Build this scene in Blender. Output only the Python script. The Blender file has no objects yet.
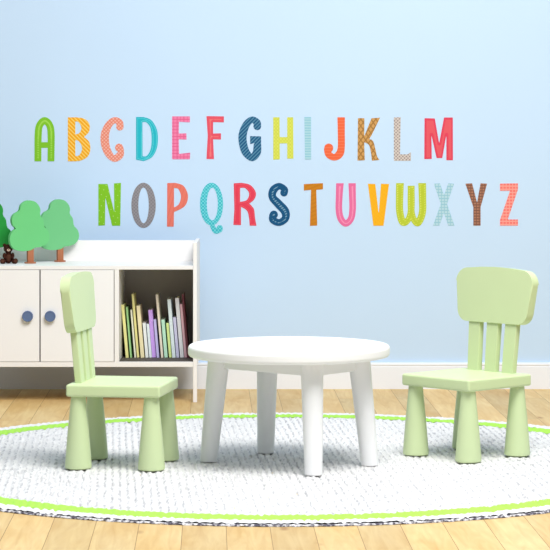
import bpy, bmesh, math, random
import numpy as np
from mathutils import Vector, Matrix

random.seed(7); rng = np.random.default_rng(7)
S = bpy.context.scene
C = S.collection
PI = math.pi

# ------------------------------------------------------------------ camera
F, HZ, CAMZ = 2400.0, 136.0, 1.26
cd = bpy.data.cameras.new('camera'); cam = bpy.data.objects.new('camera', cd); C.objects.link(cam)
cam.location = (0, 0, CAMZ); cam.rotation_euler = (PI/2, 0, 0)
cd.sensor_width = 36; cd.lens = F/550*36; cd.shift_y = -(275-HZ)/550; cd.clip_end = 100
S.camera = cam

def at(px, py, Y):                      # metres on a plane at distance Y
    return ((px-275)/F*Y, CAMZ-(py-HZ)/F*Y)

# ------------------------------------------------------------------ materials
def lin(c):
    return tuple(((v/255)/12.92 if v/255 <= .04045 else ((v/255+.055)/1.055)**2.4) for v in c)+(1.0,)

def mat(name, rgb, rough=.5, vary=.05, scale=12, bump=0.0, bscale=60, spec=.4):
    m = bpy.data.materials.new(name); m.use_nodes = True
    nt = m.node_tree; b = nt.nodes['Principled BSDF']
    b.inputs['Roughness'].default_value = rough
    b.inputs['Specular IOR Level'].default_value = spec
    tc = nt.nodes.new('ShaderNodeTexCoord')
    n = nt.nodes.new('ShaderNodeTexNoise'); n.inputs['Scale'].default_value = scale; n.inputs['Detail'].default_value = 3
    nt.links.new(tc.outputs['Object'], n.inputs['Vector'])
    mx = nt.nodes.new('ShaderNodeMix'); mx.data_type = 'RGBA'
    c = lin(rgb)
    mx.inputs[6].default_value = tuple(min(1, v*(1-vary)) for v in c[:3])+(1,)
    mx.inputs[7].default_value = tuple(min(1, v*(1+vary)) for v in c[:3])+(1,)
    nt.links.new(n.outputs['Fac'], mx.inputs[0]); nt.links.new(mx.outputs[2], b.inputs['Base Color'])
    if bump > 0:
        n2 = nt.nodes.new('ShaderNodeTexNoise'); n2.inputs['Scale'].default_value = bscale; n2.inputs['Detail'].default_value = 4
        nt.links.new(tc.outputs['Object'], n2.inputs['Vector'])
        bp = nt.nodes.new('ShaderNodeBump'); bp.inputs['Strength'].default_value = bump; bp.inputs['Distance'].default_value = .01
        nt.links.new(n2.outputs['Fac'], bp.inputs['Height']); nt.links.new(bp.outputs['Normal'], b.inputs['Normal'])
    return m

M_wall = mat('pale_blue_paint', (195, 219, 244), .9, .01, 3, .03, 180, .1)
M_white = mat('white_lacquer', (240, 238, 237), .45, .012, 4)
M_door = mat('white_door_lacquer', (241, 240, 241), .4, .012, 4)
M_trim = mat('white_trim_paint', (234, 238, 245), .5, .01, 5)
M_table = mat('white_plastic', (240, 240, 240), .45, .01, 5)
M_green = mat('pale_green_plastic', (200, 216, 168), .42, .02, 8)
M_taupe = mat('dark_taupe_panel', (176, 169, 164), .7, .05, 9)
M_blue = mat('slate_blue_knob', (92, 112, 152), .5, .03)
M_blue2 = mat('slate_blue_knob_face', (104, 122, 160), .5, .03)
M_leaf = mat('light_green_paint', (104, 194, 120), .55, .03, 10)
M_leaf2 = mat('soft_green_paint', (108, 188, 126), .55, .03, 10)
M_leaf3 = mat('deep_green_paint', (30, 146, 56), .55, .04, 10)
M_trunk = mat('varnished_brown_wood', (172, 106, 72), .5, .12, 40)
M_bear = mat('dark_brown_plush', (62, 32, 23), .95, .25, 90, .6, 220, .1)
M_bear2 = mat('brown_plush_belly', (84, 52, 40), .95, .2, 90, .6, 220, .1)
M_snout = mat('pale_plush_snout', (206, 176, 156), .9, .1, 90, .3, 220, .1)
M_black = mat('black_bead', (18, 14, 14), .3, .05)
M_page = mat('book_paper', (238, 236, 226), .9, .04, 200, 0, 60, .1)
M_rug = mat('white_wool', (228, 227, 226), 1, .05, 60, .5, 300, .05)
M_rugg = mat('lime_green_wool', (172, 226, 96), 1, .06, 60, .5, 300, .05)
M_back = mat('grey_jute_speckle', (112, 108, 116), 1, .3, 80, .6, 300, .05)
# strong light/dark fleck on the backing
_nt = M_back.node_tree
for n in _nt.nodes:
    if n.type == 'MIX':
        n.inputs[6].default_value = lin((96, 92, 104)); n.inputs[7].default_value = lin((232, 230, 232))
        rmp = _nt.nodes.new('ShaderNodeMapRange'); rmp.inputs[1].default_value = .42; rmp.inputs[2].default_value = .6
        src = n.inputs[0].links[0].from_socket
        _nt.links.new(src, rmp.inputs[0]); _nt.links.new(rmp.outputs[0], n.inputs[0])

# sparse grey strands, plus painted shade in rows between the white tufts
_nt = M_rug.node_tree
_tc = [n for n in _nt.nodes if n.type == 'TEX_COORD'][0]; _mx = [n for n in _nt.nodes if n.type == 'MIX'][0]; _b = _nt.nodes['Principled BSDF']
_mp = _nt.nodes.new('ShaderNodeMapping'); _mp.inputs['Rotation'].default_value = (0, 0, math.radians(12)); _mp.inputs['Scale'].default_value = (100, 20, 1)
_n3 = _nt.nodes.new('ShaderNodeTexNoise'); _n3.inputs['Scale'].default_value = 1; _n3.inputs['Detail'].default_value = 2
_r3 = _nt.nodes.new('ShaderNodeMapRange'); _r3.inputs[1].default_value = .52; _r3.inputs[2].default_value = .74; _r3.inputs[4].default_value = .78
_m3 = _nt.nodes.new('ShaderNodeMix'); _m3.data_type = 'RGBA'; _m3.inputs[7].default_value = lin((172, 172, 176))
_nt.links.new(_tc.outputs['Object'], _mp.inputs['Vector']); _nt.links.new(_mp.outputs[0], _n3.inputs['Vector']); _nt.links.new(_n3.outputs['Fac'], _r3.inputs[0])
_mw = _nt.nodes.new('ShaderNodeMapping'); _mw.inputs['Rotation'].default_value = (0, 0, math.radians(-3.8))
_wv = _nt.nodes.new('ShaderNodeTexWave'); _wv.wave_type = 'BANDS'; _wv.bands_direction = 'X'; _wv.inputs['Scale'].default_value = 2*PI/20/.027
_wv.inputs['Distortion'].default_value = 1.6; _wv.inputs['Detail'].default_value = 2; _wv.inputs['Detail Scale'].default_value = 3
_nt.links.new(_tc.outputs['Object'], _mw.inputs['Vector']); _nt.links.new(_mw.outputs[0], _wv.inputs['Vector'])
_wr = _nt.nodes.new('ShaderNodeMapRange'); _wr.inputs[1].default_value = .05; _wr.inputs[2].default_value = .5; _wr.inputs[3].default_value = .13; _wr.inputs[4].default_value = -.06  # row bands put ridge shading into the wool colour
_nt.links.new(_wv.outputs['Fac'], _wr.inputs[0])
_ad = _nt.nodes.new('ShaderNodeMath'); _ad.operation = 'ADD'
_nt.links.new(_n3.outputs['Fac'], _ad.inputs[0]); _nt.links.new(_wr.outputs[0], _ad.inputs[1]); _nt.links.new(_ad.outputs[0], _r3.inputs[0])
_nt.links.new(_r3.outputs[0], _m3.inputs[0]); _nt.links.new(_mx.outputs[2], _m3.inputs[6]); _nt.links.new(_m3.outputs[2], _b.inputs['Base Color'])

def floor_material():
    m = bpy.data.materials.new('pine_floorboards'); m.use_nodes = True
    nt = m.node_tree; N = nt.nodes; L = nt.links; b = N['Principled BSDF']
    b.inputs['Roughness'].default_value = .5; b.inputs['Specular IOR Level'].default_value = .25
    tc = N.new('ShaderNodeTexCoord')
    mp = N.new('ShaderNodeMapping'); mp.vector_type = 'POINT'
    mp.inputs['Rotation'].default_value = (0, 0, -PI/2-math.radians(1.55))
    mp.inputs['Location'].default_value = (0, .052, 0)
    L.new(tc.outputs['Object'], mp.inputs['Vector'])
    br = N.new('ShaderNodeTexBrick'); br.offset = .37; br.offset_frequency = 2; br.squash_frequency = 1
    br.inputs['Color1'].default_value = (0, 0, 0, 1); br.inputs['Color2'].default_value = (1, 1, 1, 1)
    br.inputs['Mortar'].default_value = (.5, .5, .5, 1)
    br.inputs['Scale'].default_value = 1; br.inputs['Brick Width'].default_value = 2.3; br.inputs['Row Height'].default_value = .141
    br.inputs['Mortar Size'].default_value = .0011; br.inputs['Mortar Smooth'].default_value = .1; br.inputs['Bias'].default_value = 0
    L.new(mp.outputs[0], br.inputs['Vector'])
    # grain, shifted from board to board
    ofs = N.new('ShaderNodeVectorMath'); ofs.operation = 'MULTIPLY_ADD'
    ofs.inputs[1].default_value = (7, 5, 3)
    L.new(br.outputs['Color'], ofs.inputs[0]); L.new(mp.outputs[0], ofs.inputs[2])
    st = N.new('ShaderNodeVectorMath'); st.operation = 'MULTIPLY'; st.inputs[1].default_value = (1.6, 16, 1)
    L.new(ofs.outputs[0], st.inputs[0])
    g = N.new('ShaderNodeTexNoise'); g.inputs['Scale'].default_value = 1.6; g.inputs['Detail'].default_value = 5; g.inputs['Distortion'].default_value = 1.4
    L.new(st.outputs[0], g.inputs['Vector'])
    st2 = N.new('ShaderNodeVectorMath'); st2.operation = 'MULTIPLY'; st2.inputs[1].default_value = (2.2, 7, 1)
    L.new(ofs.outputs[0], st2.inputs[0])
    g2 = N.new('ShaderNodeTexNoise'); g2.inputs['Scale'].default_value = 1.0; g2.inputs['Detail'].default_value = 3
    L.new(st2.outputs[0], g2.inputs['Vector'])
    r1 = N.new('ShaderNodeValToRGB')
    r1.color_ramp.elements[0].position = .28; r1.color_ramp.elements[0].color = lin((200, 154, 88))
    r1.color_ramp.elements[1].position = .72; r1.color_ramp.elements[1].color = lin((240, 210, 146))
    L.new(g.outputs['Fac'], r1.inputs['Fac'])
    r2 = N.new('ShaderNodeValToRGB')
    r2.color_ramp.elements[0].position = .3; r2.color_ramp.elements[0].color = lin((222, 180, 112))
    r2.color_ramp.elements[1].position = .75; r2.color_ramp.elements[1].color = lin((244, 220, 166))
    L.new(g2.outputs['Fac'], r2.inputs['Fac'])
    m1 = N.new('ShaderNodeMix'); m1.data_type = 'RGBA'; m1.inputs[0].default_value = .55
    L.new(r1.outputs[0], m1.inputs[6]); L.new(r2.outputs[0], m1.inputs[7])
    # board tone
    tone = N.new('ShaderNodeMapRange'); tone.inputs[3].default_value = .72; tone.inputs[4].default_value = .93
    L.new(br.outputs['Color'], tone.inputs[0])
    m2 = N.new('ShaderNodeVectorMath'); m2.operation = 'SCALE'
    L.new(m1.outputs[2], m2.inputs[0]); L.new(tone.outputs[0], m2.inputs['Scale'])
    # knots
    kv = N.new('ShaderNodeVectorMath'); kv.operation = 'MULTIPLY'; kv.inputs[1].default_value = (2.2, 5.5, 1)
    L.new(ofs.outputs[0], kv.inputs[0])
    vo = N.new('ShaderNodeTexVoronoi'); vo.inputs['Scale'].default_value = 1.0; vo.inputs['Randomness'].default_value = 1
    L.new(kv.outputs[0], vo.inputs['Vector'])
    kr = N.new('ShaderNodeMapRange'); kr.inputs[1].default_value = .03; kr.inputs[2].default_value = .11
    kr.inputs[3].default_value = .75; kr.inputs[4].default_value = 0
    L.new(vo.outputs['Distance'], kr.inputs[0])
    m3 = N.new('ShaderNodeMix'); m3.data_type = 'RGBA'; m3.inputs[7].default_value = lin((150, 104, 58))
    L.new(kr.outputs[0], m3.inputs[0]); L.new(m2.outputs[0], m3.inputs[6])
    m4 = N.new('ShaderNodeMix'); m4.data_type = 'RGBA'; m4.inputs[7].default_value = lin((146, 108, 64))
    L.new(br.outputs['Fac'], m4.inputs[0]); L.new(m3.outputs[2], m4.inputs[6])
    L.new(m4.outputs[2], b.inputs['Base Color'])
    bp = N.new('ShaderNodeBump'); bp.inputs['Strength'].default_value = .15; bp.inputs['Distance'].default_value = .004
    L.new(g.outputs['Fac'], bp.inputs['Height']); L.new(bp.outputs['Normal'], b.inputs['Normal'])
    return m
M_floor = floor_material()

# ------------------------------------------------------------------ helpers
def obj(name, bm, m, parent=None, smooth=True, angle=40):
    me = bpy.data.meshes.new(name)
    bmesh.ops.recalc_face_normals(bm, faces=bm.faces)
    bm.to_mesh(me); bm.free()
    o = bpy.data.objects.new(name, me); C.objects.link(o)
    for mm in (m if isinstance(m, (list, tuple)) else [m]): me.materials.append(mm)
    if smooth:
        me.polygons.foreach_set('use_smooth', [True]*len(me.polygons))
        try: me.set_sharp_from_angle(angle=math.radians(angle))
        except Exception: pass
    if smooth and len(me.polygons) < 6000:
        wn = o.modifiers.new('weighted_normals', 'WEIGHTED_NORMAL'); wn.keep_sharp = True; wn.weight = 80
    if parent: o.parent = parent
    return o

def thing(name, label, cat, loc=(0, 0, 0), rz=0, group=None):
    o = bpy.data.objects.new(name, None); C.objects.link(o); o.empty_display_size = .05
    o.location = loc; o.rotation_euler = (0, 0, rz); o['label'] = label; o['category'] = cat
    if group: o['group'] = group
    return o

def tag(o, label, cat, group=None):
    o['label'] = label; o['category'] = cat
    if group: o['group'] = group
    return o

def struct(name, bm, m):
    o = obj(name, bm, m); o['kind'] = 'structure'; return o

def box(bm, x0, x1, y0, y1, z0, z1, bev=0, seg=2):
    t = bmesh.new()
    bmesh.ops.create_cube(t, size=1)
    bmesh.ops.scale(t, vec=(x1-x0, y1-y0, z1-z0), verts=t.verts)
    bmesh.ops.translate(t, vec=((x0+x1)/2, (y0+y1)/2, (z0+z1)/2), verts=t.verts)
    if bev: bmesh.ops.bevel(t, geom=t.edges[:], offset=bev, segments=seg, affect='EDGES', profile=.5)
    merge(bm, t); return bm

def merge(bm, t, M=None):
    if M is not None: bmesh.ops.transform(t, matrix=M, verts=t.verts)
    me = bpy.data.meshes.new('tmp'); t.to_mesh(me); t.free(); bm.from_mesh(me); bpy.data.meshes.remove(me)

def lathe(bm, prof, n=48, M=None):        # prof: (r, z) from bottom to top
    t = bmesh.new(); rings = []
    for r, z in prof:
        if r < 1e-6: rings.append([t.verts.new((0, 0, z))])
        else: rings.append([t.verts.new((r*math.cos(2*PI*i/n), r*math.sin(2*PI*i/n), z)) for i in range(n)])
    for a, b in zip(rings, rings[1:]):
        for i in range(n):
            j = (i+1) % n
            if len(a) == 1 and len(b) == 1: continue
            if len(a) == 1: t.faces.new((a[0], b[i], b[j]))
            elif len(b) == 1: t.faces.new((a[i], a[j], b[0]))
            else: t.faces.new((a[i], a[j], b[j], b[i]))
    if len(rings[0]) > 1: t.faces.new(rings[0][::-1])
    if len(rings[-1]) > 1: t.faces.new(rings[-1])
    merge(bm, t, M); return bm

def prism(bm, pts, d, bev=0, seg=2, M=None):   # outline in local (x, z), thickness d along y, centred
    t = bmesh.new()
    a = [t.verts.new((x, -d/2, z)) for x, z in pts]; b = [t.verts.new((x, d/2, z)) for x, z in pts]
    fa = t.faces.new(a); fb = t.faces.new(b[::-1]); n = len(pts)
    for i in range(n): t.faces.new((a[i], b[i], b[(i+1) % n], a[(i+1) % n]))
    if bev:
        es = [e for f in (fa, fb) for e in f.edges]
        bmesh.ops.bevel(t, geom=es, offset=bev, segments=seg, affect='EDGES', profile=.5)
    merge(bm, t, M); return bm

def cr(pts, n=8, closed=False):               # Catmull-Rom through points of any dimension
    P = [np.array(p, float) for p in pts]; out = []
    k = len(P)
    for i in range(k if closed else k-1):
        if closed: p0, p1, p2, p3 = P[i-1], P[i], P[(i+1) % k], P[(i+2) % k]
        else: p0, p1, p2, p3 = P[max(i-1, 0)], P[i], P[i+1], P[min(i+2, k-1)]
        for s in range(n):
            t = s/n
            out.append(.5*((2*p1)+(-p0+p2)*t+(2*p0-5*p1+4*p2-p3)*t*t+(-p0+3*p1-3*p2+p3)*t**3))
    if not closed: out.append(P[-1])
    return [tuple(p) for p in out]

# ------------------------------------------------------------------ room
WALL = 11.97
bm = bmesh.new(); box(bm, -4.5, 4.5, WALL, WALL+.12, 0, 5.0); struct('wall_back', bm, M_wall)
bm = bmesh.new(); box(bm, -4.5, 4.5, -1.5, WALL+.12, -.1, 0); struct('floor', bm, M_floor)
bm = bmesh.new()
prof = [(0, 0), (.02, 0), (.02, .108), (.017, .112), (.017, .117), (.020, .119), (.019, .127), (.012, .1316), (0, .1316)]
t = bmesh.new()
A = [t.verts.new((-4.5, WALL-y, z)) for y, z in prof]; B = [t.verts.new((4.5, WALL-y, z)) for y, z in prof]
t.faces.new(A); t.faces.new(B[::-1])
for i in range(len(prof)):
    j = (i+1) % len(prof); t.faces.new((A[i], B[i], B[j], A[j]))
merge(bm, t); struct('baseboard_back', bm, M_trim)

# ------------------------------------------------------------------ rug
RT = .012; RC = (.02, 9.295); RR = 1.553
rug = thing('round_rug', 'round white woven rug with a bright green band, under table and chairs', 'rug', (RC[0], RC[1], 0))
def smooth_noise(n1, n2, k, k2=None):
    k2 = k2 or k
    a = rng.random((n1//k+3, n2//k2+3))
    i = np.arange(n1)/k; j = np.arange(n2)/k2
    i0 = i.astype(int); j0 = j.astype(int); fi = (i-i0)[:, None]; fj = (j-j0)[None, :]
    return a[i0][:, j0]*(1-fi)*(1-fj)+a[i0+1][:, j0]*fi*(1-fj)+a[i0][:, j0+1]*(1-fi)*fj+a[i0+1][:, j0+1]*fi*fj
ROWDIR = np.array([-.067, 1.0]); ROWDIR /= np.linalg.norm(ROWDIR)
GN = 1600; G_small = smooth_noise(GN, GN, 3); G_mid = smooth_noise(GN, GN, 12); G_long = smooth_noise(GN, GN, 3, 17)
def rug_height(x, y):
    u = x*ROWDIR[1]-y*ROWDIR[0]; v = x*ROWDIR[0]+y*ROWDIR[1]
    gi = np.clip(((x+1.6)/3.2*(GN-1)).astype(int), 0, GN-1); gj = np.clip(((y+1.6)/3.2*(GN-1)).astype(int), 0, GN-1)
    uu = u+.004*(G_mid[gi, gj]-.5)*2
    ph = 2*PI*uu/.026
    ridge = np.abs(np.sin(ph/2))
    twist = .5+.5*np.sin(2*PI*v/.03+ph*1.0)
    return RT-.0075*(1-ridge)**1.3*(.2+1.0*G_mid[gi, gj])-.002*twist*G_small[gi, gj]-.022*np.clip(G_long[gi, gj]-.5, 0, 1)*(.3+G_mid[gi, gj])
def ring_mesh(name, r0, r1, nr, nt, m, parent, edge0=0, edge1=0, amp=.6):
    th = np.arange(nt)*2*PI/nt
    w0 = edge0*(rng.random(nt)-.5)*2; w1 = edge1*(rng.random(nt)-.5)*2
    tt = np.linspace(0, 1, nr+1)[:, None]
    R = (r0+w0)[None, :]*(1-tt)+(r1+w1)[None, :]*tt
    X = R*np.cos(th)[None, :]; Y = R*np.sin(th)[None, :]; Z = rug_height(X, Y); Z = RT+(Z-RT)*amp
    V = np.stack([X, Y, Z], -1).reshape(-1, 3)
    i, j = np.meshgrid(np.arange(nr), np.arange(nt), indexing='ij'); jn = (j+1) % nt
    Q = np.stack([i*nt+j, (i+1)*nt+j, (i+1)*nt+jn, i*nt+jn], -1).reshape(-1, 4)
    me = bpy.data.meshes.new(name)
    me.vertices.add(len(V)); me.vertices.foreach_set('co', V.astype(np.float32).ravel())
    me.loops.add(Q.size); me.loops.foreach_set('vertex_index', Q.astype(np.int32).ravel())
    me.polygons.add(len(Q)); me.polygons.foreach_set('loop_start', np.arange(0, Q.size, 4, dtype=np.int32))
    me.polygons.foreach_set('loop_total', np.full(len(Q), 4, dtype=np.int32))
    me.update(calc_edges=True); me.validate()
    me.polygons.foreach_set('use_smooth', [True]*len(me.polygons))
    me.materials.append(m)
    o = bpy.data.objects.new(name, me); C.objects.link(o); o.parent = parent
    return o
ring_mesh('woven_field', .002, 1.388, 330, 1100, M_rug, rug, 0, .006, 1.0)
ring_mesh('green_band', 1.378, 1.485, 24, 1100, M_rugg, rug, .006, .006)
ring_mesh('white_border', 1.479, RR-.003, 18, 1100, mat('white_edge_wool', (232, 231, 231), 1, .04, 60, .5, 300, .05), rug, .004, .006)
bm = bmesh.new()                                # braided backing edge that shows below the border
n = 700; rows = []
for k, (dr, z) in enumerate([(-.03, .0), (.0, .0), (.009, .001), (.008, .004), (.001, .0075), (-.03, .004)]):
    rows.append([bm.verts.new(((RR+dr+.002*math.sin(i*1.7+k))*math.cos(2*PI*i/n), (RR+dr+.002*math.sin(i*1.7+k))*math.sin(2*PI*i/n), max(0, z+(random.uniform(-.0012, .0012) if 0 < z < .009 else 0)))) for i in range(n)])
for k in range(len(rows)):
    a, b = rows[k], rows[(k+1) % len(rows)]
    for i in range(n): bm.faces.new((a[i], a[(i+1) % n], b[(i+1) % n], b[i]))
obj('backing_edge', bm, M_back, rug)

# ------------------------------------------------------------------ table
TX, TY = .053, 9.135
table = thing('round_table', 'round white kids table standing on the rug between the two green chairs', 'table', (TX, TY, RT))
TT = .467-RT; TH = .044; TR = .384
bm = bmesh.new()
rd = .014
pr = [(0, TT-TH), (TR-.02, TT-TH)]
pr += [(TR-rd+rd*math.sin(a), TT-TH+rd-rd*math.cos(a)) for a in np.linspace(.2, PI/2, 6)]
pr += [(TR-rd*1.0+rd*math.cos(a), TT-rd+rd*math.sin(a)) for a in np.linspace(0, PI/2, 7)]
pr += [(0, TT)]
lathe(bm, pr, 120); obj('tabletop', bm, M_table, table)
feet = [(-.308, .072), (.089, -.292), (.307, -.036), (-.090, .322)]
tops = [(x*.865, y*.865) for x, y in feet]; tops[1] = (.084, -.253); tops[3] = (-.082, .279)
def leg_between(p0, p1, r0, r1, n=40):          # tapered round leg, bottom p0 cut level
    t = bmesh.new(); rings = []
    st = [(0, .93), (.006, 1.0)]+[(s, 1) for s in (.1, .3, .5, .7, .9, 1.0)]
    for s, q in st:
        c = Vector(p0).lerp(Vector(p1), s); r = (r0+(r1-r0)*s)*q
        rings.append([t.verts.new((c.x+r*math.cos(2*PI*i/n), c.y+r*math.sin(2*PI*i/n), c.z)) for i in range(n)])
    for a, b in zip(rings, rings[1:]):
        for i in range(n): t.faces.new((a[i], a[(i+1) % n], b[(i+1) % n], b[i]))
    t.faces.new(rings[0][::-1]); t.faces.new(rings[-1])
    return t
for f, tp in zip(feet, tops):
    bm = leg_between((f[0], f[1], 0), (tp[0], tp[1], TT-TH), .033, .0425)
    obj('leg', bm, M_table, table)
order = [0, 1, 2, 3]
for k in range(4):
    a = Vector(tops[order[k]]+(0,)); b = Vector(tops[order[(k+1) % 4]]+(0,)); d = (b-a); L = d.length; d.normalize()
    t = bmesh.new(); box(t, 0, L, -.012, .012, TT-TH-.052, TT-TH, .003)
    bmesh.ops.transform(t, matrix=Matrix.Translation(a) @ Matrix.Rotation(math.atan2(d.y, d.x), 4, 'Z'), verts=t.verts)
    obj('apron_rail', t, M_table, table)

# ------------------------------------------------------------------ chairs
def make_chair(label):
    ch = thing('kids_chair', label, 'chair', group='green kids chairs on the rug')
    bm = bmesh.new(); box(bm, -.18, .18, -.18, .18, .272, .318, .009, 3); obj('seat', bm, M_green, ch)
    for sx in (1, -1):
        for sy in (1, -1):
            bm = bmesh.new()
            lathe(bm, [(.044, 0), (.050, .004), (.0505, .012), (.0475, .05), (.040, .14), (.032, .22), (.0275, .272), (.0275, .274)], 40,
                  Matrix.Translation((sx*.140, sy*.140, 0)))
            obj('leg', bm, M_green, ch)
    lean = math.radians(-5.0)
    base = Matrix.Translation((-.145, 0, .312)) @ Matrix.Rotation(lean, 4, 'Y') @ Matrix.Rotation(PI/2, 4, 'Z')
    for k in (-1, 0, 1):
        w0, w1 = .029, .031; y0, y1 = k*.091, k*.098
        bm = bmesh.new()
        prism(bm, [(y0-w0, 0), (y0+w0, 0), (y1+w1, .235), (y1-w1, .235)], .026, .004, 2, base)
        obj('back_slat', bm, M_green, ch)
    hw0, hw1, z0, z1 = .184, .203, .197, .418
    out = []
    def corner(cx, cz, r, a0, a1, sx=1):
        return [(cx+r*math.cos(a), cz+r*math.sin(a)) for a in np.linspace(a0, a1, 10)]
    out += corner(hw0-.050, z0+.052, .052, -PI/2, -.09)
    out += corner(hw1-.058, z1-.066, .058, -.05, PI/2-.07)
    out += [(.07, z1-.002), (0, z1), (-.07, z1-.002)]
    out += corner(-hw1+.058, z1-.066, .058, PI/2+.07, PI+.05)
    out += corner(-hw0+.050, z0+.052, .052, PI+.09, 1.5*PI)
    bm = bmesh.new(); prism(bm, out, .038, .007, 3, base); obj('back_panel', bm, M_green, ch)
    return ch
chair = make_chair('pale green kids chair at left of the table, facing right in front of the cabinet')
chair.location = (-.579, 9.129, RT); chair.rotation_euler = (0, 0, math.radians(-8.6))
c2 = chair.copy(); C.objects.link(c2)
c2['label'] = 'pale green kids chair at right of the table, seen from front with blue wall behind'
for ch in list(chair.children):
    d = ch.copy(); C.objects.link(d); d.parent = c2
c2.location = (.749, 9.389, RT); c2.rotation_euler = (0, 0, math.radians(-137.5))

# ------------------------------------------------------------------ cabinet
CF, CB = 11.35, 11.80
def X(px): return at(px, 0, CF)[0]
def Z(py): return at(0, py, CF)[1]
xl, xr = X(-38), X(197); cx = (xl+xr)/2
cab = thing('storage_cabinet', 'long white cabinet with two doors and an open book compartment against the blue wall', 'cabinet', (cx, CF, 0))
def cbox(name, m, x0, x1, y0, y1, z0, z1, bev=.0015, parent=None):
    bm = bmesh.new(); box(bm, x0-cx, x1-cx, y0-CF, y1-CF, z0, z1, bev); return obj(name, bm, m, parent or cab)
w = X(197)-X(193)
zt = Z(265.8)
cbox('top_panel', M_white, xl+w, xr-w, CF, CB, Z(269.6), zt)
cbox('side_panel', M_white, xr-w, xr, CF-.001, CB, Z(367), .757, .003)
cbox('side_panel', M_white, xl, xl+w, CF-.001, CB, Z(367), .757, .003)
cbox('rear_upstand', M_white, xl+w, xr-w, CB-.016, CB, zt, .748)
cbox('bottom_panel', M_white, xl+w, xr-w, CF, CB, Z(367), Z(362))
cbox('divider', M_white, X(114.4), X(119), CF, CB-.012, Z(362), Z(269.6))
cbox('back_panel', M_taupe, xl+w, xr-w, CB-.012, CB, Z(362), Z(269.6))
cbox('compartment_floor_sheet', mat('dark_brown_sheet', (78, 72, 68), .7), X(119), xr-w, CF+.025, CB-.012, Z(362), Z(362)+.003, .0008)  # thin dark sheet over the compartment floor
for px0, px1, kx in ((-34, 39.6, 28), (40.4, 114, 50.5)):
    d = cbox('door', M_door, X(px0)+.001, X(px1)-.001, CF-.002, CF+.016, Z(361.6), Z(270), .001)
    x, z = at(kx, 316, CF)
    bm = bmesh.new()
    lathe(bm, [(.014, 0), (.016, .008), (.0255, .012), (.0262, .018), (.025, .022), (.021, .0225), (.0195, .0205), (0, .0205)], 40,
          Matrix.Translation((x-cx, -.002, z)) @ Matrix.Rotation(PI/2, 4, 'X'))
    k = obj('knob', bm, M_blue, d)
for lx in (xr-w, xl):
    cbox('leg', M_white, lx, lx+w, CF, CF+.022, 0, Z(367)+.002, .002)
    sh = .014 if lx > cx else 0
    cbox('leg', M_white, lx-sh, lx+w-sh, CB-.045, CB-.023, 0, Z(367)+.002, .002)

# ------------------------------------------------------------------ books
BY = 11.53; zs = Z(362)+.0032
books = [  # zoom px of the spine: top x, top y, bottom x, width, colour, label
 (112, 224, 136, 15, (222, 216, 92), 'pale yellow book at the left end of the row, leaning on the divider'),
 (134, 237, 155, 9, (104, 186, 76), 'thin green book, second from the left end of the row'),
 (153, 250, 176, 9, (226, 224, 188), 'very thin cream book just left of the tall yellow book'),
 (163, 172, 190, 12, (226, 214, 92), 'tall thin yellow book rising above the left half of the row'),
 (190, 230, 213, 19, (236, 216, 142), 'wide pale sand coloured book right of the tall yellow book'),
 (219, 316, 235, 16, (232, 238, 236), 'low white book, left one of two white neighbours by the purple book'),
 (237, 321, 253, 14, (214, 232, 236), 'low bluish white book touching the purple book on its left'),
 (251, 252, 271, 22, (176, 108, 232), 'bright purple book in the middle of the row'),
 (274, 298, 290, 13, (160, 150, 226), 'lavender book just right of the purple book'),
 (280, 174, 311, 12, (226, 208, 178), 'tall thin beige book in the middle of the row'),
 (314, 300, 330, 17, (150, 222, 180), 'mint green book right of the tall beige book'),
 (333, 317, 352, 15, (202, 232, 98), 'lime green book right of the mint book'),
 (341, 198, 370, 18, (206, 230, 236), 'tall pale blue book behind the lime green top'),
 (371, 288, 389, 15, (190, 190, 238), 'pale lavender book between the tall blue and tall white books'),
 (379, 192, 410, 20, (232, 236, 244), 'tall wide white book near the right end of the row'),
 (402, 222, 428, 13, (232, 158, 178), 'pink book right of the tall white book'),
 (412, 172, 440, 9, (112, 52, 66), 'tall thin maroon book at the right end of the row'),
]
GAP = .0006
prev = None
for k, (tx, ty, bx, wd, col, lab) in enumerate(books):
    x0, _ = at(100+bx/5, 0, BY); x1, _ = at(100+tx/5, 0, BY)
    ztop = at(0, 260+ty/5, BY)[1]
    h = math.hypot(x1-x0, ztop-zs); ang = math.radians(-4.95)     # common lean to the left
    th = wd/5/F*BY*.93; dp = .17+.01*(k % 3)
    bk = thing('book', lab, 'book', (x0, BY+.004*((k*5) % 4), zs), 0, 'books in the open compartment')
    mc = mat('book_cover', tuple(v+(255-v)*.38 if min(col) > 70 else v for v in col), .5, .04, 30)
    rot = Matrix.Rotation(ang, 4, 'Y')
    lift = Matrix.Translation((0, 0, th/2*math.sin(-ang)))
    c = .0016 if th > .008 else .001
    bm = bmesh.new()
    box(bm, -th/2, -th/2+c, 0, dp, 0, h, .0004, 1); box(bm, th/2-c, th/2, 0, dp, 0, h, .0004, 1)
    box(bm, -th/2, th/2, -.0012, .0014, 0, h, .0006, 2)
    bmesh.ops.transform(bm, matrix=lift @ rot, verts=bm.verts); obj('cover', bm, mc, bk)
    bm = bmesh.new(); box(bm, -th/2+c, th/2-c, .0014, dp-.004, .003, h-.003)
    bmesh.ops.transform(bm, matrix=lift @ rot, verts=bm.verts); obj('page_block', bm, M_page, bk)

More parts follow.
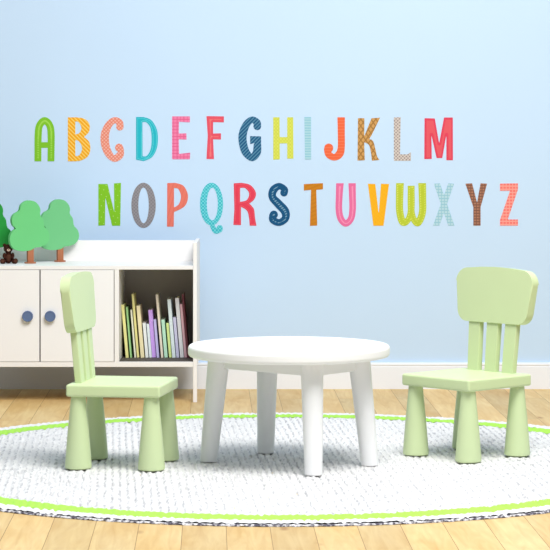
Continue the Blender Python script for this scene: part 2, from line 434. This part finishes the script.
# ------------------------------------------------------------------ toy trees and bear
def crown_outline():
    P = [(185, 383), (140, 384), (92, 366), (69, 318), (72, 272), (90, 243), (108, 228), (88, 205), (81, 165), (98, 128), (132, 108), (140, 72), (165, 46), (195, 37), (232, 46), (258, 72),
         (270, 105), (267, 138), (286, 165), (292, 198), (296, 222), (318, 246), (330, 282), (324, 318), (300, 346), (262, 360), (235, 362), (212, 377)]
    sh = cr(P, 5, True)
    return [((x-208)/6.875, (383-z)/6.875) for x, z in sh]        # photo pixels round the trunk axis
OUT = crown_outline()
def make_tree(label, px, base_py, crown_top_py, mleaf, yaw, sc=1.0):
    Y = F*(CAMZ-zt)/(base_py-HZ); u = Y/F
    x = (px-275)*u
    tr = thing('toy_tree', label, 'toy tree', (x, Y, zt+.0003), math.radians(yaw), 'toy trees on the cabinet')
    htot = (base_py-crown_top_py)*u
    hc = 50.3*u*sc; z0 = htot-hc
    bm = bmesh.new()
    wide = 1/math.cos(math.radians(yaw))
    prism(bm, [(a*u*sc*wide*.98, z0+b*u*sc) for a, b in OUT], .020, .0012, 2); obj('crown', bm, mleaf, tr)
    bm = bmesh.new(); box(bm, -.0155, .0155, -.009, .009, .004, z0+.03, .002)
    obj('trunk', bm, M_trunk, tr)
    bm = bmesh.new(); lathe(bm, [(.027, 0), (.0285, .002), (.0285, .005), (.026, .007), (0, .007)], 36); obj('foot_disc', bm, M_trunk, tr)
    return tr
make_tree('light green toy tree with scalloped crown, middle of three, overlapping its right neighbour', 30.3, 263.4, 200.4, M_leaf, 30)
make_tree('pale green toy tree with scalloped crown, rightmost of the three', 60, 261.8, 199.3, M_leaf2, 30)
make_tree('dark green toy tree cut by the left picture edge, behind the bear', -7, 262.5, 200.5, M_leaf3, 30)

bY = 11.545; u = bY/F*1.06; bx, _ = at(8.3, 0, bY)
bear = thing('teddy_bear', 'small dark brown teddy bear sitting under the dark green toy tree', 'toy bear', (bx, bY, zt+.0003), math.radians(12))
def blobs(lst, vox=.0016):
    bm = bmesh.new()
    for (x, y, z), (a, b, c) in lst:
        t = bmesh.new(); bmesh.ops.create_uvsphere(t, u_segments=20, v_segments=14, radius=1)
        merge(bm, t, Matrix.Translation((x*u, y*u, z*u)) @ Matrix.Diagonal((a*u, b*u, c*u, 1)))
    return bm
bm = blobs([((0, 0, 5.4), (4.2, 3.6, 5.4)), ((-.2, -.6, 14.2), (4.4, 3.8, 4.0)), ((-3.6, -.2, 17.4), (1.7, 1.0, 1.7)), ((3.4, -.2, 17.6), (1.7, 1.0, 1.7)),
            ((-4.0, -2.2, 7.6), (1.6, 2.2, 2.9)), ((4.0, -2.2, 7.6), (1.6, 2.2, 2.9)), ((-3.4, -4.2, 5.9), (1.5, 1.6, 1.5)), ((3.4, -4.2, 5.9), (1.5, 1.6, 1.5)),
            ((-5.2, -3.2, 2.3), (2.6, 4.0, 2.3)), ((5.2, -3.2, 2.3), (2.6, 4.0, 2.3)), ((-6.2, -6.0, 2.6), (2.3, 1.3, 2.6)), ((6.2, -6.0, 2.6), (2.3, 1.3, 2.6)), ((0, 0, 10.4), (2.8, 2.6, 2.0))])
for v in bm.verts: v.co.z = max(v.co.z, 0)
bo = obj('body', bm, M_bear, bear)
rm = bo.modifiers.new('fuse', 'REMESH'); rm.mode = 'VOXEL'; rm.voxel_size = .0014; rm.use_smooth_shade = True
bm = blobs([((-.1, -4.4, 12.9), (1.7, 1.3, 1.3))]); obj('snout', bm, M_snout, bear)
bm = blobs([((-.1, -5.7, 13.5), (.6, .45, .45))]); obj('nose', bm, M_black, bear)
for s in (-1, 1):
    bm = blobs([((-.2+s*1.8, -4.2, 15.2), (.5, .4, .5))]); obj('eye', bm, M_black, bear)
for s in (-1, 1):
    bm = blobs([((s*6.2, -7.0, 2.6), (1.5, .5, 1.7))]); obj('foot_pad', bm, M_bear2, bear)
bm = blobs([((0, -2.6, 5.4), (2.6, 1.4, 3.2))]); obj('belly_patch', bm, M_bear2, bear)

# ------------------------------------------------------------------ alphabet stickers
def sd_poly(px, py, pts):
    d = np.full(px.shape, 1e9); s = np.ones(px.shape); n = len(pts)
    for i in range(n):
        ax, ay = pts[i]; bx_, by_ = pts[i-1]
        ex, ey = bx_-ax, by_-ay; wx, wy = px-ax, py-ay
        q = np.clip((wx*ex+wy*ey)/(ex*ex+ey*ey+1e-12), 0, 1)
        d = np.minimum(d, (wx-ex*q)**2+(wy-ey*q)**2)
        c1 = py >= ay; c2 = py < by_; c3 = ex*wy > ey*wx
        s = np.where((c1 & c2 & c3) | (~c1 & ~c2 & ~c3), -s, s)
    return s*np.sqrt(d)
def sd_stroke(px, py, pts):
    d = np.full(px.shape, 1e9)
    for x, y, r in cr(pts, 14): d = np.minimum(d, np.hypot(px-x, py-y)-r)
    return d
def ell(cx_, cy_, rx, ry): return [(cx_+rx*math.cos(a), cy_+ry*math.sin(a)) for a in np.linspace(0, 2*PI, 49)[:-1]]

# (kind, data): '+' polygon, '-' hole, 's' stroke, 'top'/'bot' level cuts.  Coordinates in enlarged photo pixels.
W7 = 550/70
LET = {
 'A': ((28, 110, W7), [('s', [(78, 420, 27), (80, 200, 28), (92, 120, 27), (131, 84, 28), (170, 120, 27), (182, 200, 28), (180, 420, 27)]), ('+', [(85, 253), (180, 253), (180, 297), (85, 297)]), ('bot', 403)]),
 'B': ((28, 110, W7), [('+', [(313, 58)]+cr([(372, 57), (440, 68), (482, 110), (480, 170), (440, 212)], 8)+cr([(440, 212), (480, 250), (490, 310), (470, 365), (420, 395), (372, 403)], 8)+[(313, 403)]),
       ('-', cr([(372, 90), (398, 96), (420, 140), (404, 180), (372, 192)], 8)), ('-', cr([(372, 235), (402, 248), (425, 300), (405, 352), (372, 363)], 8))]),
 'C': ((96, 110, W7), [('s', [(188, 132, 29), (185, 98, 26), (148, 80, 24), (105, 110, 27), (73, 180, 32), (71, 260, 33), (95, 335, 30), (142, 382, 25), (185, 358, 29), (200, 325, 20), (182, 296, 32)])]),
 'D': ((96, 110, W7), [('+', [(315, 55)]+cr([(375, 55), (435, 80), (477, 150), (487, 230), (475, 310), (438, 372), (375, 402)], 8)+[(315, 390)]),
       ('-', cr([(365, 95), (397, 98), (427, 140), (437, 220), (430, 305), (400, 360), (366, 363)], 8))]),
 'E': ((166, 110, W7), [('+', [(48, 50), (188, 50), (188, 97), (102, 92), (100, 185), (160, 183), (162, 232), (100, 230), (102, 345), (190, 335), (188, 387), (48, 387)])]),
 'F': ((166, 110, W7), [('+', [(318, 48), (455, 50), (455, 97), (370, 95), (370, 185), (432, 183), (432, 232), (370, 230), (377, 385), (318, 385), (328, 200)])]),
 'G': ((234, 110, W7), [('s', [(183, 128, 30), (180, 98, 28), (143, 76, 25), (100, 110, 28), (71, 180, 32), (69, 250, 32), (92, 330, 31), (142, 376, 26), (178, 335, 32), (184, 280, 30)]), ('+', [(127, 205), (213, 207), (213, 300), (165, 258), (127, 268)])]),
 'H': ((234, 110, W7), [('+', [(308, 57), (358, 57), (360, 388), (308, 390)]), ('+', [(418, 57), (465, 57), (467, 382), (418, 382)]), ('+', [(350, 213), (425, 213), (425, 262), (350, 262)])]),
 'I': ((300, 110, 550/85), [('+', [(28, 45), (72, 45), (72, 320), (32, 320)])]),
 'J': ((300, 110, 550/85), [('s', [(266, 20, 25), (267, 140, 23), (267, 240, 23), (255, 285, 25), (222, 306, 21), (188, 290, 22), (176, 262, 20), (186, 246, 29)]), ('top', 47)]),
 'K': ((300, 110, 550/85), [('+', [(375, 53), (417, 53), (415, 200), (419, 325), (372, 327)]), ('+', [(463, 53), (518, 50), (462, 165), (437, 205), (412, 205), (412, 180)]),
       ('+', cr([(430, 188), (470, 198), (488, 255), (498, 298), (514, 323)], 8)+cr([(465, 328), (458, 270), (445, 225), (412, 207)], 8))]),
 'L': ((385, 110, 550/75), [('+', [(65, 55), (115, 52), (110, 325), (165, 325), (190, 310), (190, 372), (65, 372)])]),
 'M': ((385, 110, 550/75), [('+', [(290, 60), (365, 62), (397, 245), (433, 55), (497, 55), (498, 368), (450, 368), (450, 180), (420, 352), (378, 352), (340, 180), (343, 358), (288, 360)])]),
 'N': ((92, 178, W7), [('+', [(50, 47), (122, 47), (175, 270), (173, 42), (228, 38), (222, 375), (158, 375), (105, 150), (102, 372), (50, 375)])]),
 'O': ((92, 178, W7), [('+', ell(405, 215, 96, 178)), ('-', ell(405, 215, 41, 140))]),
 'P': ((160, 178, W7), [('+', [(57, 40)]+cr([(120, 38), (185, 62), (220, 140), (195, 220), (110, 268)], 8)+[(108, 382), (55, 382)]), ('-', cr([(110, 78), (145, 88), (165, 145), (148, 205), (110, 232)], 8))]),
 'Q': ((160, 178, W7), [('+', ell(405, 205, 91, 168)), ('-', ell(411, 205, 43, 128)), ('s', [(405, 350, 18), (415, 385, 18), (438, 414, 23), (468, 406, 22), (470, 392, 23)])]),
 'R': ((228, 178, W7), [('+', [(45, 42)]+cr([(105, 38), (175, 55), (218, 112), (208, 165), (165, 203)], 8)+cr([(172, 205), (204, 245), (212, 310), (224, 375)], 8)+cr([(170, 374), (166, 320), (150, 258), (102, 226)], 8)+[(102, 370), (42, 368), (50, 250)]), ('-', cr([(95, 78), (135, 80), (166, 120), (148, 172), (95, 188)], 8))]),
 'S': ((228, 178, W7), [('s', [(440, 116, 29), (445, 90, 25), (402, 64, 25), (357, 95, 31), (350, 150, 30), (398, 205, 33), (448, 262, 33), (450, 318, 29), (402, 350, 27), (354, 330, 28), (345, 300, 22), (360, 288, 32)])]),
 'T': ((298, 178, 550/67), [('+', [(48, 50), (205, 42), (205, 92), (150, 97), (158, 390), (98, 393), (107, 97), (48, 103)])]),
 'U': ((298, 178, 550/67), [('s', [(346, 10, 32), (338, 150, 28), (336, 260, 27), (352, 335, 27), (392, 373, 26), (434, 335, 26), (448, 260, 27), (447, 150, 28), (443, 10, 31)]), ('top', 43)]),
 'V': ((360, 178, W7), [('+', [(62, 45), (120, 47), (147, 285), (165, 45), (228, 47), (185, 375), (105, 375)])]),
 'W': ((360, 178, W7), [('s', [(315, 10, 31), (311, 150, 29), (312, 260, 28), (335, 345, 28), (376, 330, 24), (402, 250, 26), (402, 92, 27)]), ('s', [(402, 90, 27), (402, 250, 26), (425, 330, 24), (458, 350, 27), (490, 270, 28), (491, 150, 29), (487, 10, 31)]), ('+', [(375, 61), (429, 61), (429, 120), (375, 120)]), ('top', 40)]),
 'X': ((428, 178, 550/97), [('+', [(33, 32), (68, 30), (150, 270), (115, 270)]), ('+', [(115, 30), (148, 32), (65, 270), (28, 270)])]),
 'Y': ((428, 178, 550/97), [('+', [(212, 32), (250, 30), (278, 140), (298, 30), (335, 32), (298, 165), (298, 270), (257, 270), (257, 165)])]),
 'Z': ((428, 178, 550/97), [('+', [(408, 32), (510, 30), (510, 65), (452, 235), (510, 235), (510, 270), (408, 270), (408, 238), (465, 72), (408, 72)])]),
}
fr = lambda v, p: np.mod(v/p, 1.0)
line = lambda d, a, b: (d > a) & (d < b)
dots = lambda x, y, p, r: np.hypot(fr(x, p)-.5, fr(y, p)-.5) < r
PAT = {  # colour, second colour, where the second colour goes (x, y in photo pixels, d = depth inside the outline), words
 'A': ((132, 200, 46), (164, 222, 84), lambda x, y, d: d > 2.7, 'leaf green letter A sticker with a pale inner line'),
 'B': ((248, 170, 14), (255, 214, 110), lambda x, y, d: fr(x-y, 4.0) < .4, 'orange yellow letter B sticker with fine diagonal stripes'),
 'C': ((236, 138, 116), (248, 190, 174), lambda x, y, d: dots(x+y, x-y, 3.6, .32), 'salmon letter C sticker with tiny dots and curled ends'),
 'D': ((34, 186, 204), (92, 212, 222), lambda x, y, d: line(d, 1.0, 1.7), 'turquoise letter D sticker with a pale inner line'),
 'E': ((246, 132, 176), (228, 92, 142), lambda x, y, d: (fr(y, 3.4) < .28) | (fr(x, 3.4) < .2), 'pink letter E sticker with a checked print'),
 'F': ((234, 84, 104), (244, 124, 124), lambda x, y, d: d > 2.6, 'coral red letter F sticker with a light centre line'),
 'G': ((18, 84, 130), (84, 140, 170), lambda x, y, d: fr(x+y, 3.6) < .36, 'navy letter G sticker with diagonal pinstripes'),
 'H': ((222, 228, 96), (210, 216, 78), lambda x, y, d: (fr(y, 3.6) < .45) ^ (fr(x, 3.2) < .4), 'lemon lime letter H sticker with a checked print'),
 'I': ((176, 218, 230), (150, 204, 222), lambda x, y, d: fr(y, 2.6) < .45, 'pale blue letter I sticker with thin horizontal stripes'),
 'J': ((242, 104, 62), (246, 122, 84), lambda x, y, d: fr(y, 3.0) < .3, 'orange letter J sticker with a curled ball end'),
 'K': ((212, 160, 92), (166, 120, 60), lambda x, y, d: (fr(x*1.4+y, 7.0) < .3) | (fr(x*1.4-y, 7.0) < .3), 'tan letter K sticker with a brown diamond lattice'),
 'L': ((220, 208, 200), (156, 144, 144), lambda x, y, d: dots(x+y, x-y, 3.4, .36), 'pale taupe letter L sticker with fine dots'),
 'M': ((228, 66, 92), (232, 90, 102), lambda x, y, d: d > 1.9, 'crimson letter M sticker with a lighter coral core'),
 'N': ((134, 202, 36), (196, 230, 130), lambda x, y, d: dots(x+.5*y, y-.4*x, 5.6, .09), 'lime green letter N sticker with scattered pale specks'),
 'O': ((152, 148, 152), (132, 128, 134), lambda x, y, d: dots(x+y, x-y, 3.4, .34), 'grey letter O sticker with fine dots'),
 'P': ((238, 124, 106), (232, 116, 100), lambda x, y, d: fr(x+y*.3, 4.0) < .3, 'plain salmon orange letter P sticker'),
 'Q': ((48, 186, 204), (120, 220, 228), lambda x, y, d: (fr(x, 3.4) < .45) ^ (fr(y, 3.4) < .45), 'turquoise letter Q sticker with a gingham print and curled tail'),
 'R': ((232, 62, 88), (240, 92, 104), lambda x, y, d: line(d, .9, 1.5), 'raspberry red letter R sticker with flared feet'),
 'S': ((10, 82, 128), (120, 164, 190), lambda x, y, d: (d > 3.1) & (fr(y+x*.5, 2.6) < .5), 'navy letter S sticker with white stitching and curled ends'),
 'T': ((206, 130, 24), (198, 122, 20), lambda x, y, d: fr(x*.4+y, 4) < .4, 'plain ochre brown letter T sticker'),
 'U': ((236, 112, 164), (247, 150, 190), lambda x, y, d: d > 2.7, 'pink letter U sticker with a pale inner line'),
 'V': ((252, 184, 22), (246, 172, 30), lambda x, y, d: dots(x+y, x-y, 4, .25), 'golden yellow letter V sticker'),
 'W': ((190, 206, 54), (222, 230, 104), lambda x, y, d: line(d, .9, 1.9) & (fr(y+x*.35, 2.4) < .5), 'yellow green letter W sticker with dotted stitching'),
 'X': ((186, 220, 232), (154, 202, 220), lambda x, y, d: (fr(y, 3.0) < .3) | (fr(x, 3.0) < .3), 'pale aqua letter X sticker with a checked grid'),
 'Y': ((178, 124, 96), (128, 86, 72), lambda x, y, d: (fr(y, 2.8) < .35) | (fr(x, 2.8) < .35), 'brown letter Y sticker with a woven grid'),
 'Z': ((246, 118, 112), (252, 168, 156), lambda x, y, d: (fr(y, 3.2) < .32) | (fr(x, 3.2) < .32), 'coral letter Z sticker with a light grid'),
}
uW = WALL/F
def letter(ch):
    (ox, oy, sc), ops = LET[ch]
    allp = []
    for k, d in ops:
        if k in '+s': allp += [(p[0], p[1]) for p in d]
    x0 = min(p[0] for p in allp)/sc-5; x1 = max(p[0] for p in allp)/sc+5
    y0 = min(p[1] for p in allp)/sc-5; y1 = max(p[1] for p in allp)/sc+5
    h = .4
    gx = np.arange(x0, x1, h); gy = np.arange(y0, y1, h)
    PX, PY = np.meshgrid(gx, gy, indexing='ij')
    D = np.full(PX.shape, 1e9)
    for k, d in ops:
        if k == '+': D = np.minimum(D, sd_poly(PX*sc, PY*sc, d)/sc)
        elif k == 's': D = np.minimum(D, sd_stroke(PX*sc, PY*sc, d)/sc)
        elif k == '-': D = np.maximum(D, -sd_poly(PX*sc, PY*sc, d)/sc)
        elif k == 'top': D = np.maximum(D, d/sc-PY)
        elif k == 'bot': D = np.maximum(D, PY-d/sc)
    col1, col2, fn, words = PAT[ch]
    cxp = (min(p[0] for p in allp)+max(p[0] for p in allp))/2/sc; cyp = (min(p[1] for p in allp)+max(p[1] for p in allp))/2/sc
    bm = bmesh.new(); V = {}; E = {}
    yo = -.0012
    def put(x, y): return bm.verts.new(((x-cxp)*uW, yo, -(y-cyp)*uW))
    def gv(i, j):
        if (i, j) not in V: V[i, j] = put(gx[i], gy[j])
        return V[i, j]
    def ev(a, b):
        key = (min(a, b), max(a, b))
        if key not in E:
            p, q = key; da, db = D[p], D[q]; s = min(.97, max(.03, da/(da-db)))
            E[key] = put(gx[p[0]]+(gx[q[0]]-gx[p[0]])*s, gy[p[1]]+(gy[q[1]]-gy[p[1]])*s)
        return E[key]
    mask2 = fn(PX+h/2+ox, PY+h/2+oy, -D)
    for i in range(len(gx)-1):
        for j in range(len(gy)-1):
            cs = [(i, j), (i+1, j), (i+1, j+1), (i, j+1)]
            ins = [D[c] < 0 for c in cs]
            if not any(ins): continue
            loop = []
            for a in range(4):
                b = (a+1) % 4
                if ins[a]: loop.append(gv(*cs[a]))
                if ins[a] != ins[b]: loop.append(ev(cs[a], cs[b]))
            if len(loop) >= 3:
                try: f = bm.faces.new(loop); f.material_index = int(mask2[i, j])
                except ValueError: pass
    be = [e for e in bm.edges if e.is_boundary]
    r = bmesh.ops.extrude_edge_only(bm, edges=be)
    for v in r['geom']:
        if isinstance(v, bmesh.types.BMVert): v.co.y = -.0001
    col1 = tuple(v*.95 for v in col1); col2 = tuple(v*.95 for v in col2)
    ma = mat('vinyl_print', col1, .55, .02, 20, 0, 60, .2); mb = mat('vinyl_print_accent', col2, .55, .02, 20, 0, 60, .2)
    o = obj('letter_sticker', bm, [ma, mb], None, False)
    o.location = ((ox+cxp-275)*uW, WALL, CAMZ-(oy+cyp-HZ)*uW)
    row = ', upper row' if ch <= 'M' else ', lower row'
    tag(o, words+row, 'letter sticker', 'alphabet stickers on the blue wall')
for ch in 'ABCDEFGHIJKLMNOPQRSTUVWXYZ': letter(ch)

# ------------------------------------------------------------------ light
wd = bpy.data.worlds.new('World'); S.world = wd; wd.use_nodes = True
nt = wd.node_tree; bg = nt.nodes['Background']                       # soft daylight: brighter overhead, dim below
tc = nt.nodes.new('ShaderNodeTexCoord'); sp = nt.nodes.new('ShaderNodeSeparateXYZ'); rp = nt.nodes.new('ShaderNodeValToRGB')
nt.links.new(tc.outputs['Generated'], sp.inputs[0])
mr = nt.nodes.new('ShaderNodeMapRange'); mr.inputs[1].default_value = -1; mr.inputs[2].default_value = 1
nt.links.new(sp.outputs['Z'], mr.inputs[0]); nt.links.new(mr.outputs[0], rp.inputs[0])
rp.color_ramp.elements[0].position = .5; rp.color_ramp.elements[0].color = (.05, .06, .08, 1)
rp.color_ramp.elements[1].position = .80; rp.color_ramp.elements[1].color = (.82, .91, 1.0, 1)
nt.links.new(rp.outputs[0], bg.inputs[0]); bg.inputs[1].default_value = .62
def area(name, loc, target, size, power, col=(1, 1, 1), sy=None):
    l = bpy.data.lights.new(name, 'AREA'); l.shape = 'RECTANGLE'; l.size = size; l.size_y = sy or size; l.energy = power; l.color = col
    o = bpy.data.objects.new(name, l); C.objects.link(o); o.location = loc
    o.rotation_euler = (Vector(target)-Vector(loc)).to_track_quat('-Z', 'Y').to_euler()
    return o
area('key_softbox', (1.0, 6.9, 4.8), (.1, 10.6, .4), 2.6, 345, (1, .985, .965))  # unseen softbox added as key light, high in front
area('overhead_softbox', (.9, 9.0, 3.7), (.5, 9.6, 0), 2.2, 25, (1, .99, .98))  # weak softbox added overhead, out of view

vs = S.view_settings
vs.view_transform = 'Standard'; vs.look = 'None'; vs.gamma = 1; vs.use_curve_mapping = False
vs.exposure = 0.0
